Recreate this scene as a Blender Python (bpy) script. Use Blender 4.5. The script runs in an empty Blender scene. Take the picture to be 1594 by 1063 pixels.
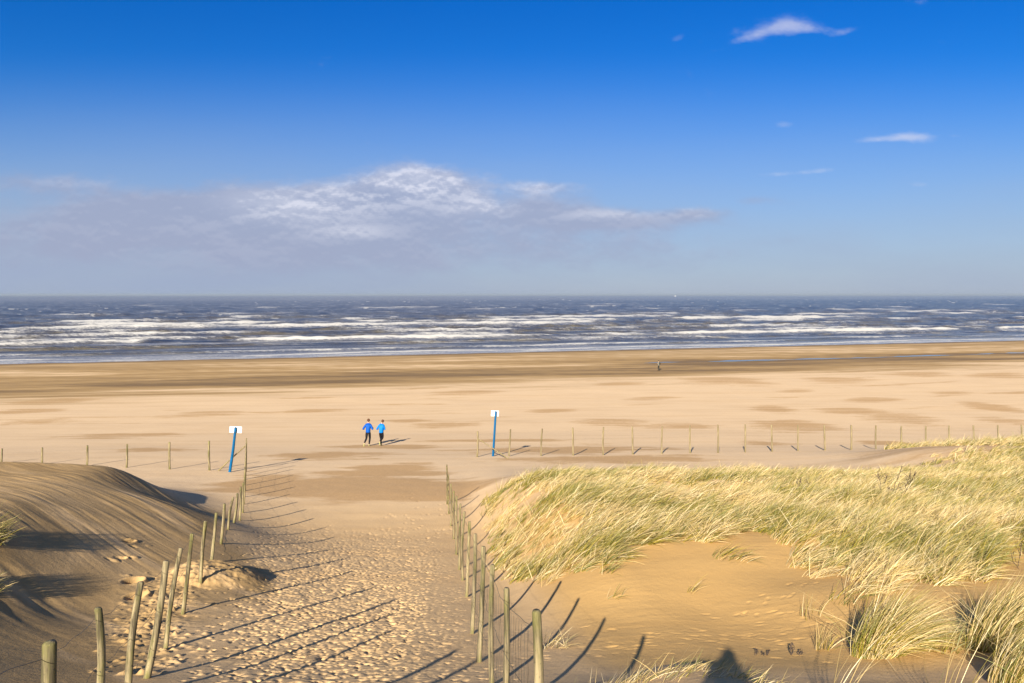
import bpy, bmesh, math, random
import numpy as np
from mathutils import Vector, Matrix, Euler

# ------------------------------------------------------------------ camera, light, exposure
F = 26.0 / 36.0 * 1594.0          # focal length in photo pixels
CAMZ = 14.0                       # camera height above the sea
sc = bpy.context.scene
C = sc.collection
cam = bpy.data.objects.new('camera', bpy.data.cameras.new('camera'))
C.objects.link(cam)
cam.data.lens = 26.0
cam.data.sensor_width = 36.0
cam.data.shift_y = -72.5 / 1594.0
cam.data.clip_start = 0.05
cam.data.clip_end = 200000.0
cam.location = (0, 0, CAMZ)
cam.rotation_euler = (math.radians(90), math.radians(0.0), 0)
sc.camera = cam

SUN = Vector((0.289, 1.0, -0.4875))      # direction in which the sunlight travels
sl = bpy.data.lights.new('sun', 'SUN')
sl.energy = 5.0
sl.angle = math.radians(0.5)
sl.color = (1.0, 0.91, 0.77)
so = bpy.data.objects.new('sun', sl)
C.objects.link(so)
so.rotation_euler = SUN.to_track_quat('-Z', 'Y').to_euler()

sc.view_settings.view_transform = 'Standard'
sc.view_settings.look = 'None'
sc.view_settings.exposure = 1.0
sc.view_settings.gamma = 1.0
sc.view_settings.use_curve_mapping = False
sc.render.engine = 'CYCLES'
sc.cycles.max_bounces = 6
sc.cycles.transparent_max_bounces = 8

W = bpy.data.worlds.new('World')
sc.world = W
W.use_nodes = True


class NT:
    """small helper for writing node trees"""
    def __init__(s, tree):
        s.t = tree
        s.t.nodes.clear()

    def n(s, kind, **kw):
        nd = s.t.nodes.new(kind)
        for k, v in kw.items():
            setattr(nd, k, v)
        return nd

    def put(s, sock, v):
        if isinstance(v, bpy.types.NodeSocket):
            s.t.links.new(v, sock)
        elif isinstance(v, (tuple, list)) and len(v) == 3 and sock.type == 'RGBA':
            sock.default_value = (*v, 1)
        else:
            sock.default_value = v

    def m(s, op, a, b=0.0, c=0.0, clamp=False):
        nd = s.n('ShaderNodeMath', operation=op, use_clamp=clamp)
        s.put(nd.inputs[0], a)
        if op not in ('SQRT', 'ABSOLUTE', 'SINE', 'COSINE', 'EXPONENT', 'FRACT'):
            s.put(nd.inputs[1], b)
        if op == 'MULTIPLY_ADD':
            s.put(nd.inputs[2], c)
        return nd.outputs[0]

    def mix(s, f, a, b, blend='MIX'):
        nd = s.n('ShaderNodeMix', data_type='RGBA', blend_type=blend)
        s.put(nd.inputs[0], f)
        s.put(nd.inputs[6], a)
        s.put(nd.inputs[7], b)
        return nd.outputs[2]

    def ss(s, x, a, b, lo=0.0, hi=1.0):
        nd = s.n('ShaderNodeMapRange', interpolation_type='SMOOTHSTEP')
        s.put(nd.inputs[0], x)
        nd.inputs[1].default_value = a
        nd.inputs[2].default_value = b
        nd.inputs[3].default_value = lo
        nd.inputs[4].default_value = hi
        return nd.outputs[0]

    def noise(s, vec, scale, detail=4, rough=0.5, dist=0.0, dims='3D'):
        nd = s.n('ShaderNodeTexNoise', noise_dimensions=dims)
        if vec is not None:
            s.put(nd.inputs['Vector'], vec)
        nd.inputs['Scale'].default_value = scale
        nd.inputs['Detail'].default_value = detail
        nd.inputs['Roughness'].default_value = rough
        nd.inputs['Distortion'].default_value = dist
        return nd.outputs[0]

    def xyz(s, x, y, z=0.0):
        nd = s.n('ShaderNodeCombineXYZ')
        s.put(nd.inputs[0], x)
        s.put(nd.inputs[1], y)
        s.put(nd.inputs[2], z)
        return nd.outputs[0]

    def sep(s, v):
        nd = s.n('ShaderNodeSeparateXYZ')
        s.put(nd.inputs[0], v)
        return nd.outputs

    def scale(s, v, k):
        nd = s.n('ShaderNodeVectorMath', operation='MULTIPLY')
        s.put(nd.inputs[0], v)
        nd.inputs[1].default_value = k
        return nd.outputs[0]

    def bump(s, h, strength, dist=0.02, normal=None):
        nd = s.n('ShaderNodeBump')
        s.put(nd.inputs['Height'], h)
        nd.inputs['Strength'].default_value = strength
        nd.inputs['Distance'].default_value = dist
        if normal is not None:
            s.put(nd.inputs['Normal'], normal)
        return nd.outputs[0]


def build_world():
    t = NT(W.node_tree)
    sky = t.n('ShaderNodeTexSky', sky_type='NISHITA')
    sky.sun_disc = False
    sky.sun_elevation = math.atan2(0.4875, math.hypot(0.289, 1.0))
    sky.sun_rotation = math.atan2(-0.289, -1.0) % (2 * math.pi)
    sky.altitude = 0.0
    sky.air_density = 1.0
    sky.dust_density = 0.15
    sky.ozone_density = 3.5
    hsv = t.n('ShaderNodeHueSaturation')
    hsv.inputs['Saturation'].default_value = SKY_SAT
    t.put(hsv.inputs['Color'], sky.outputs[0])
    col = t.mix(1.0, hsv.outputs[0], SKY_TINT, 'MULTIPLY')
    tc = t.n('ShaderNodeTexCoord')
    d = t.sep(tc.outputs['Generated'])
    y = t.m('MAXIMUM', d[1], 0.02)
    a = t.m('DIVIDE', d[0], y)                       # tangent of the bearing
    e = t.m('DIVIDE', d[2], y)                       # tangent of the elevation
    front = t.ss(d[1], 0.05, 0.3)
    # darker, deeper blue with height (thin air seen on a clear winter day)
    pale = t.mix(1.0, sky.outputs[0], (0.95, 0.86, 0.74), 'MULTIPLY')
    col = t.mix(t.ss(e, 0.02, 0.52), col, t.mix(1.0, col, SKY_TOP, 'MULTIPLY'))
    col = t.mix(t.ss(d[1], -0.15, 0.45), pale, col)
    # pale veil of sea air low over the horizon, thicker to the left
    n0 = t.noise(t.xyz(t.m('MULTIPLY', a, 1.2), t.m('MULTIPLY', e, 5.0)), 2.2, 5, 0.55)
    veil = t.ss(e, 0.34, 0.0)
    left = t.ss(a, 0.5, -0.7)
    veil = t.m('MULTIPLY', veil, t.m('ADD', 0.84, t.m('MULTIPLY', left, 0.16)))
    veil = t.m('MULTIPLY', veil, t.m('ADD', 0.78, t.m('MULTIPLY', n0, 0.42)), clamp=True)
    col = t.mix(t.m('MULTIPLY', veil, front), col, VEIL)
    # clouds
    p1 = t.xyz(a, t.m('MULTIPLY', e, 1.9))
    warp = t.noise(p1, 6.0, 8, 0.6, 0.05)
    fine = t.noise(p1, 22.0, 9, 0.68, 0.1)
    fld = t.m('ADD', t.m('MULTIPLY', t.m('SUBTRACT', warp, 0.5), 1.7), t.m('MULTIPLY', t.m('SUBTRACT', fine, 0.5), 1.15))

    def blob(u, v, ru, rv, k=1.0, rot=0.0):
        ca, ce = (u - 797) / F, (459 - v) / F
        dx = t.m('SUBTRACT', a, ca)
        dy = t.m('SUBTRACT', e, ce)
        if rot:
            dy = t.m('SUBTRACT', dy, t.m('MULTIPLY', dx, rot))
        q = t.m('ADD', t.m('POWER', t.m('MULTIPLY', dx, F / ru), 2.0), t.m('POWER', t.m('MULTIPLY', dy, F / rv), 2.0))
        return t.m('MULTIPLY', t.m('EXPONENT', t.m('MULTIPLY', q, -1.0)), k)

    def total(lst):
        s = None
        for b in lst:
            g = blob(*b)
            s = g if s is None else t.m('ADD', s, g)
        return s
    bank = total([(70, 285, 130, 22, .75), (330, 322, 230, 26, .8), (520, 312, 150, 34, .9),
                  (640, 284, 85, 34, 1.15), (700, 300, 60, 30, .7), (560, 345, 420, 34, .75),
                  (845, 318, 100, 22, .6), (960, 342, 140, 17, .85), (1080, 332, 55, 11, .6),
                  (560, 395, 700, 38, .8), (855, 290, 70, 12, .65), (200, 350, 330, 40, .7), (1180, 312, 30, 9, .5)])
    wisp = total([(1215, 42, 62, 22, .9, .12), (1265, 46, 50, 10, .6, -.1), (1322, 48, 26, 9, .62, .3), (1165, 58, 50, 8, .45, .35), (1222, 194, 20, 8, .8),
                  (1370, 217, 45, 6, .8, .05), (1425, 213, 48, 9, .85, -.08), (1488, 211, 14, 4, .5), (1205, 271, 34, 5, .55, .05), (1275, 266, 34, 6, .72, .1),
                  (1435, 287, 18, 6, .62), (1055, 60, 12, 9, .5, .4)])
    cb = t.ss(t.m('ADD', t.m('MULTIPLY', fld, 0.8), bank), 0.22, 1.1)
    cw = t.ss(t.m('ADD', t.m('MULTIPLY', fld, 1.0), wisp), 0.30, 1.35)
    # sunlit upper edges and greyer undersides
    up = t.noise(t.xyz(a, t.m('SUBTRACT', t.m('MULTIPLY', e, 1.9), 0.010)), 6.0, 8, 0.6, 0.05)
    edge = t.ss(t.m('SUBTRACT', up, warp), -0.03, 0.05)
    core = total([(640, 282, 115, 30, 1.0), (470, 318, 120, 26, .7), (540, 360, 70, 12, .35), (855, 290, 60, 12, .6), (745, 322, 50, 16, .55), (960, 332, 90, 9, .35), (1080, 328, 40, 7, .4), (120, 280, 90, 10, .25)])
    lit = t.m('MULTIPLY', t.m('ADD', t.m('MULTIPLY', edge, t.m('ADD', .12, t.m('MULTIPLY', core, .9))), t.m('MULTIPLY', t.m('SUBTRACT', core, .05), t.ss(t.m('ADD', t.m('MULTIPLY', warp, .7), t.m('MULTIPLY', fine, .3)), .38, .62))), 1.0, clamp=True)
    ccol = t.mix(lit, CL_GREY, CL_LIT)
    col = t.mix(t.m('MULTIPLY', t.m('MULTIPLY', cb, 0.82), front), col, ccol)
    col = t.mix(t.m('MULTIPLY', t.m('MULTIPLY', cw, 0.52), front), col, CL_LIT)
    bg = t.n('ShaderNodeBackground')
    t.put(bg.inputs[0], col)
    bg.inputs[1].default_value = 0.05
    out = t.n('ShaderNodeOutputWorld')
    t.put(out.inputs[0], bg.outputs[0])


SKY_SAT = 1.35
SKY_TINT = (0.80, 0.88, 1.15)
SKY_TOP = (0.1, 0.85, 1.12)
VEIL = (3.6, 4.35, 6.0)
CL_GREY = (3.6, 4.05, 5.65)
CL_LIT = (7.8, 7.8, 8.8)
build_world()

# ------------------------------------------------------------------ helpers
rng = np.random.default_rng(11)
random.seed(5)


def X(u, D):
    return (u - 797.0) / F * D


def DEP(v, D):
    return (v - 459.0) / F * D


def sst(x, a=0.0, b=1.0):
    t = np.clip((np.asarray(x, float) - a) / (b - a), 0, 1)
    return t * t * (3 - 2 * t)


_perm = rng.permutation(512)
_perm = np.concatenate([_perm, _perm, _perm])
_grad = rng.uniform(0, 2 * math.pi, 512)


def pn(x, y, seed=0):
    """2-D gradient noise, about -0.7..0.7"""
    x = np.asarray(x, float) + seed * 17.31
    y = np.asarray(y, float) + seed * 9.77
    xi = np.floor(x).astype(np.int64)
    yi = np.floor(y).astype(np.int64)
    xf = x - xi
    yf = y - yi
    u = xf * xf * xf * (xf * (xf * 6 - 15) + 10)
    v = yf * yf * yf * (yf * (yf * 6 - 15) + 10)

    def g(ix, iy, dx, dy):
        h = _perm[(_perm[ix & 511] + iy) & 511]
        a = _grad[h]
        return np.cos(a) * dx + np.sin(a) * dy
    n00 = g(xi, yi, xf, yf)
    n10 = g(xi + 1, yi, xf - 1, yf)
    n01 = g(xi, yi + 1, xf, yf - 1)
    n11 = g(xi + 1, yi + 1, xf - 1, yf - 1)
    return (n00 * (1 - u) + n10 * u) * (1 - v) + (n01 * (1 - u) + n11 * u) * v


def fbm(x, y, seed=0, o=4, r=0.5):
    s = 0
    a = 1.0
    for k in range(o):
        s = s + a * pn(x * 2 ** k, y * 2 ** k, seed + k * 3)
        a *= r
    return s


def mesh_obj(name, verts, faces, mat=None, parent=None, smooth=True, loc=None):
    me = bpy.data.meshes.new(name)
    verts = np.asarray(verts, np.float32)
    faces = np.asarray(faces, np.int32)
    nv, nf, k = len(verts), len(faces), faces.shape[1]
    me.vertices.add(nv)
    me.vertices.foreach_set('co', verts.ravel())
    me.loops.add(nf * k)
    me.loops.foreach_set('vertex_index', faces.ravel())
    me.polygons.add(nf)
    me.polygons.foreach_set('loop_start', np.arange(nf, dtype=np.int32) * k)
    me.polygons.foreach_set('loop_total', np.full(nf, k, np.int32))
    me.polygons.foreach_set('use_smooth', np.full(nf, smooth))
    me.update(calc_edges=True)
    if mat:
        me.materials.append(mat)
    o = bpy.data.objects.new(name, me)
    C.objects.link(o)
    if parent:
        o.parent = parent
    if loc is not None:
        o.location = loc
    return o


def bm_obj(name, bm, mat=None, parent=None, smooth=True, loc=None):
    me = bpy.data.meshes.new(name)
    bm.to_mesh(me)
    bm.free()
    for p in me.polygons:
        p.use_smooth = smooth
    if mat:
        me.materials.append(mat)
    o = bpy.data.objects.new(name, me)
    C.objects.link(o)
    if parent:
        o.parent = parent
    if loc is not None:
        o.location = loc
    return o


def vcol(o, name, rgb):
    at = o.data.attributes.new(name, 'FLOAT_COLOR', 'POINT')
    a = np.ones((len(o.data.vertices), 4), np.float32)
    a[:, :rgb.shape[1]] = rgb
    at.data.foreach_set('color', a.ravel())


def tag(o, label=None, cat=None, group=None, kind=None):
    if label:
        o['label'] = label
    if cat:
        o['category'] = cat
    if group:
        o['group'] = group
    if kind:
        o['kind'] = kind
    return o


def empty(name, loc, rz=0.0):
    o = bpy.data.objects.new(name, None)
    o.empty_display_size = 0.2
    C.objects.link(o)
    o.location = loc
    o.rotation_euler = (0, 0, rz)
    return o


def mat(name):
    m = bpy.data.materials.new(name)
    m.use_nodes = True
    return m, NT(m.node_tree)


def simple(name, col, rough=0.7, var=0.12, nscale=12.0, metal=0.0, bump=0.0, spec=0.15):
    m, t = mat(name)
    tc = t.n('ShaderNodeTexCoord')
    nz = t.noise(tc.outputs['Object'], nscale, 4)
    p = t.n('ShaderNodeBsdfPrincipled')
    dark = tuple(c * (1 - var) for c in col)
    lite = tuple(min(1, c * (1 + var)) for c in col)
    t.put(p.inputs['Base Color'], t.mix(nz, dark, lite))
    p.inputs['Roughness'].default_value = rough
    p.inputs['Metallic'].default_value = metal
    p.inputs['Specular IOR Level'].default_value = spec
    if bump:
        t.put(p.inputs['Normal'], t.bump(nz, bump, 0.01))
    out = t.n('ShaderNodeOutputMaterial')
    t.put(out.inputs[0], p.outputs[0])
    return m


# ------------------------------------------------------------------ terrain height
BY = np.array([-30, -10, -3, 0, 3, 6, 9, 11, 14, 16, 19.4, 22.7, 26, 30, 36, 43, 51, 60, 70, 85, 100, 115, 130, 140, 150, 160, 168, 181, 200, 260, 400, 900])
BD = np.array([4.5, 2.6, 1.75, 1.65, 2.45, 3.5, 4.52, 5.03, 5.72, 6.15, 6.83, 7.4, 7.68, 8.02, 8.7, 9.42, 10.38, 11.15, 11.75, 12.35, 12.8, 13.12, 13.33, 13.42, 13.32, 13.4, 13.6, 14.02, 14.7, 16.5, 20, 26])
_yy = np.linspace(-30, 900, 9301)
_bb = np.interp(_yy, BY, BD)
_k = np.exp(-0.5 * (np.arange(-24, 25) / 9.0) ** 2)
_k /= _k.sum()
_bb = np.convolve(np.pad(_bb, 24, 'edge'), _k, 'valid')
RY = np.array([6, 8, 9.5, 11, 14, 17, 20, 24, 28, 33, 38])
RH = np.array([0, .02, .05, .2, .80, 1.28, 1.48, 1.5, 1.02, .3, 0])


def soft(xs, ys, sig):
    g = np.linspace(min(xs) - 6, max(xs) + 6, 3000)
    v = np.interp(g, xs, ys)
    st = g[1] - g[0]
    m = int(3 * sig / st) + 1
    k = np.exp(-0.5 * (np.arange(-m, m + 1) * st / sig) ** 2)
    k /= k.sum()
    return g, np.convolve(np.pad(v, m, 'edge'), k, 'valid')


T_R = soft(RY, RH, .8)
T_A = soft([-3.8, -2.4, -1.0, 0, 1, 2, 4.4, 8, 14, 40], [0, .05, .30, .68, 1.02, 1.36, 2.02, 2.08, 2.15, 2.0], .45)
T_WN = soft([5, 9.5, 13.6, 15.5, 17.4, 19.6, 20.8, 23, 25, 28, 30], [.0, .06, .38, .62, .85, 1.06, .98, .55, .32, .12, 0], .4)
T_WF = soft([3, 7, 9.5, 12, 14, 18, 21, 24.0, 26.5, 30, 34], [.10, .30, .50, .68, .80, .90, .97, 1.02, .55, .1, 0], .45)


def shore(x, y):
    return y - 0.30 * x * sst(y, 45, 120)


def xfr(y):
    return 0.45 - 0.10 * y


XLY = np.array([0, 3.9, 5.9, 7, 8, 9.6, 11.7, 13.6, 15.5, 17.4, 21.2, 25, 30, 36, 60])
XLX = np.array([-1.2, -2.44, -3.3, -3.5, -3.9, -4.5, -5.2, -5.74, -6.3, -6.85, -7.98, -9.07, -10.85, -13, -22])


def xfl(y):
    return np.interp(y, XLY, XLX)


def bankmask(x, y):
    return np.exp(-(((x + 5.75) / .8) ** 2 + ((y - 14.5) / .85) ** 2) ** 2.5)


def height(x, y, detail=True):
    x = np.asarray(x, float)
    y = np.asarray(y, float)
    d = np.interp(shore(x, y), _yy, _bb)
    far = sst(y, 30, 60)
    # right dune
    yr = y + 3.0 * sst(x, 2.8, 6.5) * sst(y, 20, 9)
    R = np.interp(yr, *T_R)
    mr = sst(x - xfr(y), 0.5, 3.0)
    R = R * mr * (1 + 0.22 * pn(x / 5.0, y / 4.0, 3)) + 0.13 * mr * pn(x / 2.2, y / 2.2, 4) * sst(y, 9, 14) * sst(y, 36, 28)
    R = R + 1.25 * sst(x, 14, 25) * np.exp(-((y - 37) / 6.5) ** 2) * (1 + .4 * pn(x / 5, y / 4, 8))
    R = R - 0.35 * np.exp(-(((x - 5.2) / 1.5) ** 2 + ((y - 22.5) / 2.0) ** 2))
    R = R - 0.18 * np.exp(-(((x - 5.6) / 1.6) ** 2 + ((y - 12.6) / 1.3) ** 2))
    # left dune
    t = xfl(y) - x
    A = np.interp(t, *T_A)
    tt = sst(t, .5, 4.5)
    wn = np.interp(y, *T_WN)
    wf = np.interp(y, *T_WF)
    wf2 = np.interp(y + 0.9 * pn(x / 6.0, 3.3, 12), *T_WF)
    L = A * (wn * (1 - tt) + (wf * .4 + wf2 * .6) * tt)
    L = L + 0.06 * tt * pn(x / 3.0, y / 3.0, 9) * sst(y, 34, 26)
    # hollow in front of the left dune
    L = L - 0.16 * np.exp(-(((x + 6.9) / 1.3) ** 2 + ((y - 11.6) / 1.3) ** 2))
    L = L + 0.22 * bankmask(x, y)
    # crest of the dune the photographer stands on, right in front of him
    mc = sst(x, -0.25, 1.3)
    Cc = 0.60 * mc * np.exp(-(np.abs(y - 5.2) / np.where(y < 5.2, 3.0, 1.75)) ** 2.2) * (1 + .10 * pn(x / .9, y / 2, 21))
    Cc = Cc * (1 - .75 * sst(x, 1.3, 2.6))
    # grassy shoulder of the dune top to the photographer's right
    Cc = Cc + 0.35 * sst(x, 1.5, 3.0) * sst(x, 9, 6) * np.exp(-((y - 1.6) / 1.9) ** 2)
    z = CAMZ - d + R + L + Cc
    z = z + 0.07 * pn(x / 7.0, y / 7.0, 5) * sst(y, 6, 12) * (1 - .3 * far) + 0.02 * fbm(x / 1.7, y / 1.7, 6, 3) * (1 - far)
    # bars and runnels on the wet beach
    s = shore(x, y)
    z = z + far * 0.05 * pn(x / 60.0, s / 9.0, 15) * sst(s, 175, 150)
    z = z - 0.13 * np.exp(-((s - 137 - 2.5 * pn(x / 35, 1.5, 31)) / 3.2) ** 2) * sst(x, 22, 50) * 1.0
    if detail:
        # wind streaks that rake over the left dune
        q = (x * 0.58 + y * 0.815)
        r = (x * 0.815 - y * 0.58)
        w = sst(t, -.2, 1.5) * sst(y, 12.5, 15.5) * sst(y, 27.5, 24.5)
        st = fbm(q / 0.45 + .35 * pn(r / 4, q / 2.5, 2), r / 9.0, 40, 3, .6)
        z = z + w * 0.028 * np.abs(st) ** 0.8 * (0.35 + 1.1 * sst(pn(x / 2.6, y / 2.6, 33), -.35, .4))
        z = z + w * .010 * fbm(q / .16, r / 2.2, 47, 2, .5)
        w2 = sst(t, .8, 2.4) * sst(y, 9.0, 10.0) * sst(y, 12.8, 12.0) * sst(t, 6.5, 5)
        st2 = fbm((x * .45 + y * .89) / 0.34, (x * .89 - y * .45) / 5.0, 44, 2, .5)
        z = z + w2 * 0.03 * st2
        # ripples on the right sand face
        wr = mr * sst(y, 9, 10) * sst(y, 18, 15)
        z = z + wr * 0.005 * fbm(x / 1.1, y / .16, 50, 2) * sst(pn(x / 2, y / 2, 51), -.3, .4)
    return z


# fine relief: footprints, clods and crumbs kept in a 2 cm raster
RX0, RX1, RY0_, RY1_, RS = -9.0, 9.5, 6.5, 33.0, 0.016
NX = int((RX1 - RX0) / RS)
NY = int((RY1_ - RY0_) / RS)
relief = np.zeros((NY, NX), np.float32)


def stamp(cx, cy, ang, a, b, depth, rim=0.3, sharp=4.0, skew=0.0):
    R = max(a, b) * 1.9
    i0, i1 = int((cx - R - RX0) / RS), int((cx + R - RX0) / RS) + 1
    j0, j1 = int((cy - R - RY0_) / RS), int((cy + R - RY0_) / RS) + 1
    if i0 < 0 or j0 < 0 or i1 >= NX or j1 >= NY:
        return
    xs = RX0 + (np.arange(i0, i1) + .5) * RS - cx
    ys = RY0_ + (np.arange(j0, j1) + .5) * RS - cy
    xx, yy = np.meshgrid(xs, ys)
    ca, sa = math.cos(ang), math.sin(ang)
    p = (xx * ca + yy * sa) / a
    q = (-xx * sa + yy * ca) / b
    r = np.sqrt(p * p + q * q)
    h = -depth / (1 + r ** sharp * 1.4) + depth * rim * np.exp(-((r - 1.35) / .3) ** 2) * (1 + .6 * p)
    if skew:
        w_ = (xx * .29 + yy) / max(a, b)
        h = np.where(h < 0, h * np.clip(.75 - skew * w_, 0.02, 1.4), h)
    h = h * np.clip((1.9 - r) * 2.5, 0, 1)
    relief[j0:j1, i0:i1] += h


def paths_density(x, y):
    c = 0.5 * (xfl(y) + xfr(y)) + .35
    w = 0.5 * (xfr(y) - xfl(y))
    return np.exp(-(np.abs(x - c) / (w * .78)) ** 4) * sst(y, 25, 17.5)


n = 0
while n < 6500:
    y_ = random.uniform(6.8, 25)
    x_ = random.uniform(-8, 0.5)
    if random.random() > paths_density(x_, y_):
        continue
    dep = random.uniform(.014, .044) * (1 + .5 * pn(x_ / 1.2, y_ / 1.2, 77)) * (1.0 if x_ < -0.9 - .05 * y_ else .45)
    big_ = random.random() < .12
    stamp(x_, y_, random.gauss(1.5, .7), random.uniform(.022, .042) * (1.8 if big_ else 1), random.uniform(.015, .026) * (1.7 if big_ else 1), dep * (.9 if big_ else 1), random.uniform(.0, .15), random.choice([3, 4, 6]), .3)
    n += 1
for k in range(170):      # trampled foot of the right sand face and single tracks
    x_ = random.uniform(0.3, 6.5)
    y_ = random.gauss(9.9, .55)
    stamp(x_, y_, random.uniform(-.4, .4), random.uniform(.05, .09), random.uniform(.025, .04), random.uniform(.003, .009), .3)
for k in range(26):
    s_ = k / 26
    stamp(3.4 + 2.6 * s_ + random.gauss(0, .12), 11.0 + 2.0 * s_ + random.gauss(0, .12), random.uniform(.5, 1.2), .07, .035, .008, .4)
for k in range(60):
    stamp(random.uniform(-4.5, -1.5), random.uniform(22, 30), 1.7, .11, .055, random.uniform(.01, .02), .4)
# a row of deep steps down the left dune
for (u, v, D, k) in [(128, 775, 20, 1.2), (168, 800, 18.5, 1.0), (172, 826, 17, 1.0), (202, 850, 15.6, .8), (190, 868, 14.4, .6), (208, 885, 13.3, 1.1), (213, 903, 12.6, 1.1)]:
    stamp(X(u, D), D, 1.1, .15 * k, .10 * k, .13 * k, .3, 6)
    for j in range(4):
        stamp(X(u, D) + random.gauss(0, .18), D + random.gauss(0, .25), random.uniform(0, 3), .08, .06, random.uniform(-.03, .03), .2, 5)
# crumbly clods along the left fence
for k in range(420):
    y_ = random.uniform(8.2, 14.3)
    x_ = float(xfl(y_)) - 0.1 + random.gauss(0, .38) - .35 * sst(y_, 10, 12.5)
    r_ = random.uniform(.025, .06)
    if pn(x_ / .8, y_ / .8, 71) > -0.12:
        stamp(x_, y_, random.uniform(0, 3), r_, r_ * .7, -random.uniform(.008, .03), 0, 5)
relief += 0
_gx, _gy = np.meshgrid(RX0 + np.arange(NX) * RS, RY0_ + np.arange(NY) * RS)
pd_ = paths_density(_gx, _gy)
crumb = 0.006 * fbm(_gx / .08, _gy / .08, 60, 2) + 0.009 * fbm(_gx / .30, _gy / .30, 62, 2)
rough_ = bankmask(_gx, _gy + .1) * .9 + np.exp(-((_gx - np.interp(_gy, XLY, XLX) + .45) / .5) ** 2) * sst(_gy, 9, 10.5) * sst(_gy, 14.5, 13.5)
relief += (crumb * (pd_ + .12) + rough_ * (.05 * fbm(_gx / .22, _gy / .22, 64, 3, .6))).astype(np.float32)


def relief_at(x, y):
    fx = (x - RX0) / RS
    fy = (y - RY0_) / RS
    ok = (fx > 1) & (fx < NX - 2) & (fy > 1) & (fy < NY - 2)
    fx = np.clip(fx, 1, NX - 3)
    fy = np.clip(fy, 1, NY - 3)
    i = fx.astype(int)
    j = fy.astype(int)
    a = fx - i
    b = fy - j
    v = (relief[j, i] * (1 - a) + relief[j, i + 1] * a) * (1 - b) + (relief[j + 1, i] * (1 - a) + relief[j + 1, i + 1] * a) * b
    edge = sst(fx, 1, 30) * sst(NX - fx, 2, 30) * sst(fy, 1, 20) * sst(NY - fy, 2, 30)
    return v * ok * edge


def hz(x, y):
    return float(height(np.array([x]), np.array([y]))[0])


# ------------------------------------------------------------------ sand material
def sand_material():
    m, t = mat('sand')
    tc = t.n('ShaderNodeTexCoord')
    P = tc.outputs['Object']
    at = t.n('ShaderNodeAttribute', attribute_name='sandmix')
    r = t.n('ShaderNodeSeparateColor')
    t.put(r.inputs[0], at.outputs['Color'])
    patch, wet, gold = r.outputs[0], r.outputs[1], r.outputs[2]  # wet also carries the painted shade of the left dune
    big = t.noise(P, 0.35, 4)
    mid = t.noise(P, 3.5, 4, .6)
    grain = t.noise(P, 90.0, 3, .7)
    speck = t.noise(P, 28.0, 4, .75)
    col = t.mix(gold, (0.73, 0.525, 0.315), (0.60, 0.37, 0.135))
    col = t.mix(t.m('MULTIPLY', t.ss(big, .35, .7), .18), col, t.mix(1.0, col, (0.86, 0.84, 0.80), 'MULTIPLY'))
    strk = t.noise(t.scale(P, (0.09, 0.75, 1)), 1.0, 6, .62)
    col = t.mix(t.m('MULTIPLY', t.ss(strk, .42, .68), .34), col, t.mix(1.0, col, (0.80, 0.74, 0.66), 'MULTIPLY'))
    pn_ = t.m('ADD', patch, t.m('ADD', t.m('MULTIPLY', t.m('SUBTRACT', mid, .5), 0.6), t.m('MULTIPLY', t.m('SUBTRACT', strk, .5), 1.5)))
    pm = t.m('MULTIPLY', t.ss(pn_, .05, .75), t.ss(patch, 0.0, 0.3))
    pcol = t.mix(t.ss(speck, .4, .62), (0.44, 0.270, 0.118), (0.62, 0.40, 0.20))
    col = t.mix(pm, col, pcol)
    wn = t.noise(t.scale(P, (0.02, 0.16, 1)), 1.0, 6, .6)
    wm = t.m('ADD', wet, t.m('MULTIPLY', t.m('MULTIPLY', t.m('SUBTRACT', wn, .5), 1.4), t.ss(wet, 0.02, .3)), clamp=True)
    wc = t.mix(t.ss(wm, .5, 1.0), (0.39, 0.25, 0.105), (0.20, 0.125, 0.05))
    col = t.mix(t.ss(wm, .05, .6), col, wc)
    col = t.mix(t.m('MULTIPLY', t.ss(grain, .45, .75), .18), col, t.mix(1.0, col, (0.55, 0.52, 0.48), 'MULTIPLY'))
    h = t.m('ADD', t.m('MULTIPLY', speck, .5), t.m('MULTIPLY', grain, .22))
    h = t.m('ADD', h, t.m('MULTIPLY', t.noise(P, 9.0, 3, .6), .8))
    p = t.n('ShaderNodeBsdfPrincipled')
    t.put(p.inputs['Base Color'], col)
    t.put(p.inputs['Roughness'], t.ss(wm, .55, 1.0, .95, .75))
    p.inputs['Specular IOR Level'].default_value = 0.25
    t.put(p.inputs['Normal'], t.bump(h, .55, .02))
    out = t.n('ShaderNodeOutputMaterial')
    t.put(out.inputs[0], p.outputs[0])
    return m


M_SAND = sand_material()


def ell(x, y, u, v, D, ru, rv_m, rot=0.0):
    """soft ellipse centred on the ground, ru in metres across, rv_m in metres along the view"""
    cx, cy = X(u, D), D
    dx = x - cx
    dy = y - cy - rot * dx
    return 1.15 - np.sqrt((dx / ru) ** 2 + (dy / rv_m) ** 2)


def Dflat(v, u=797):
    """distance along the undisturbed beach of a photo point"""
    ys = np.linspace(8, 240, 4000)
    xs = X(u, ys)
    z = np.interp(shore(xs, ys), _yy, _bb)
    vv = 459 + z / ys * F
    i = int(np.argmin(np.abs(vv - v)))
    return float(ys[i])


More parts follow.
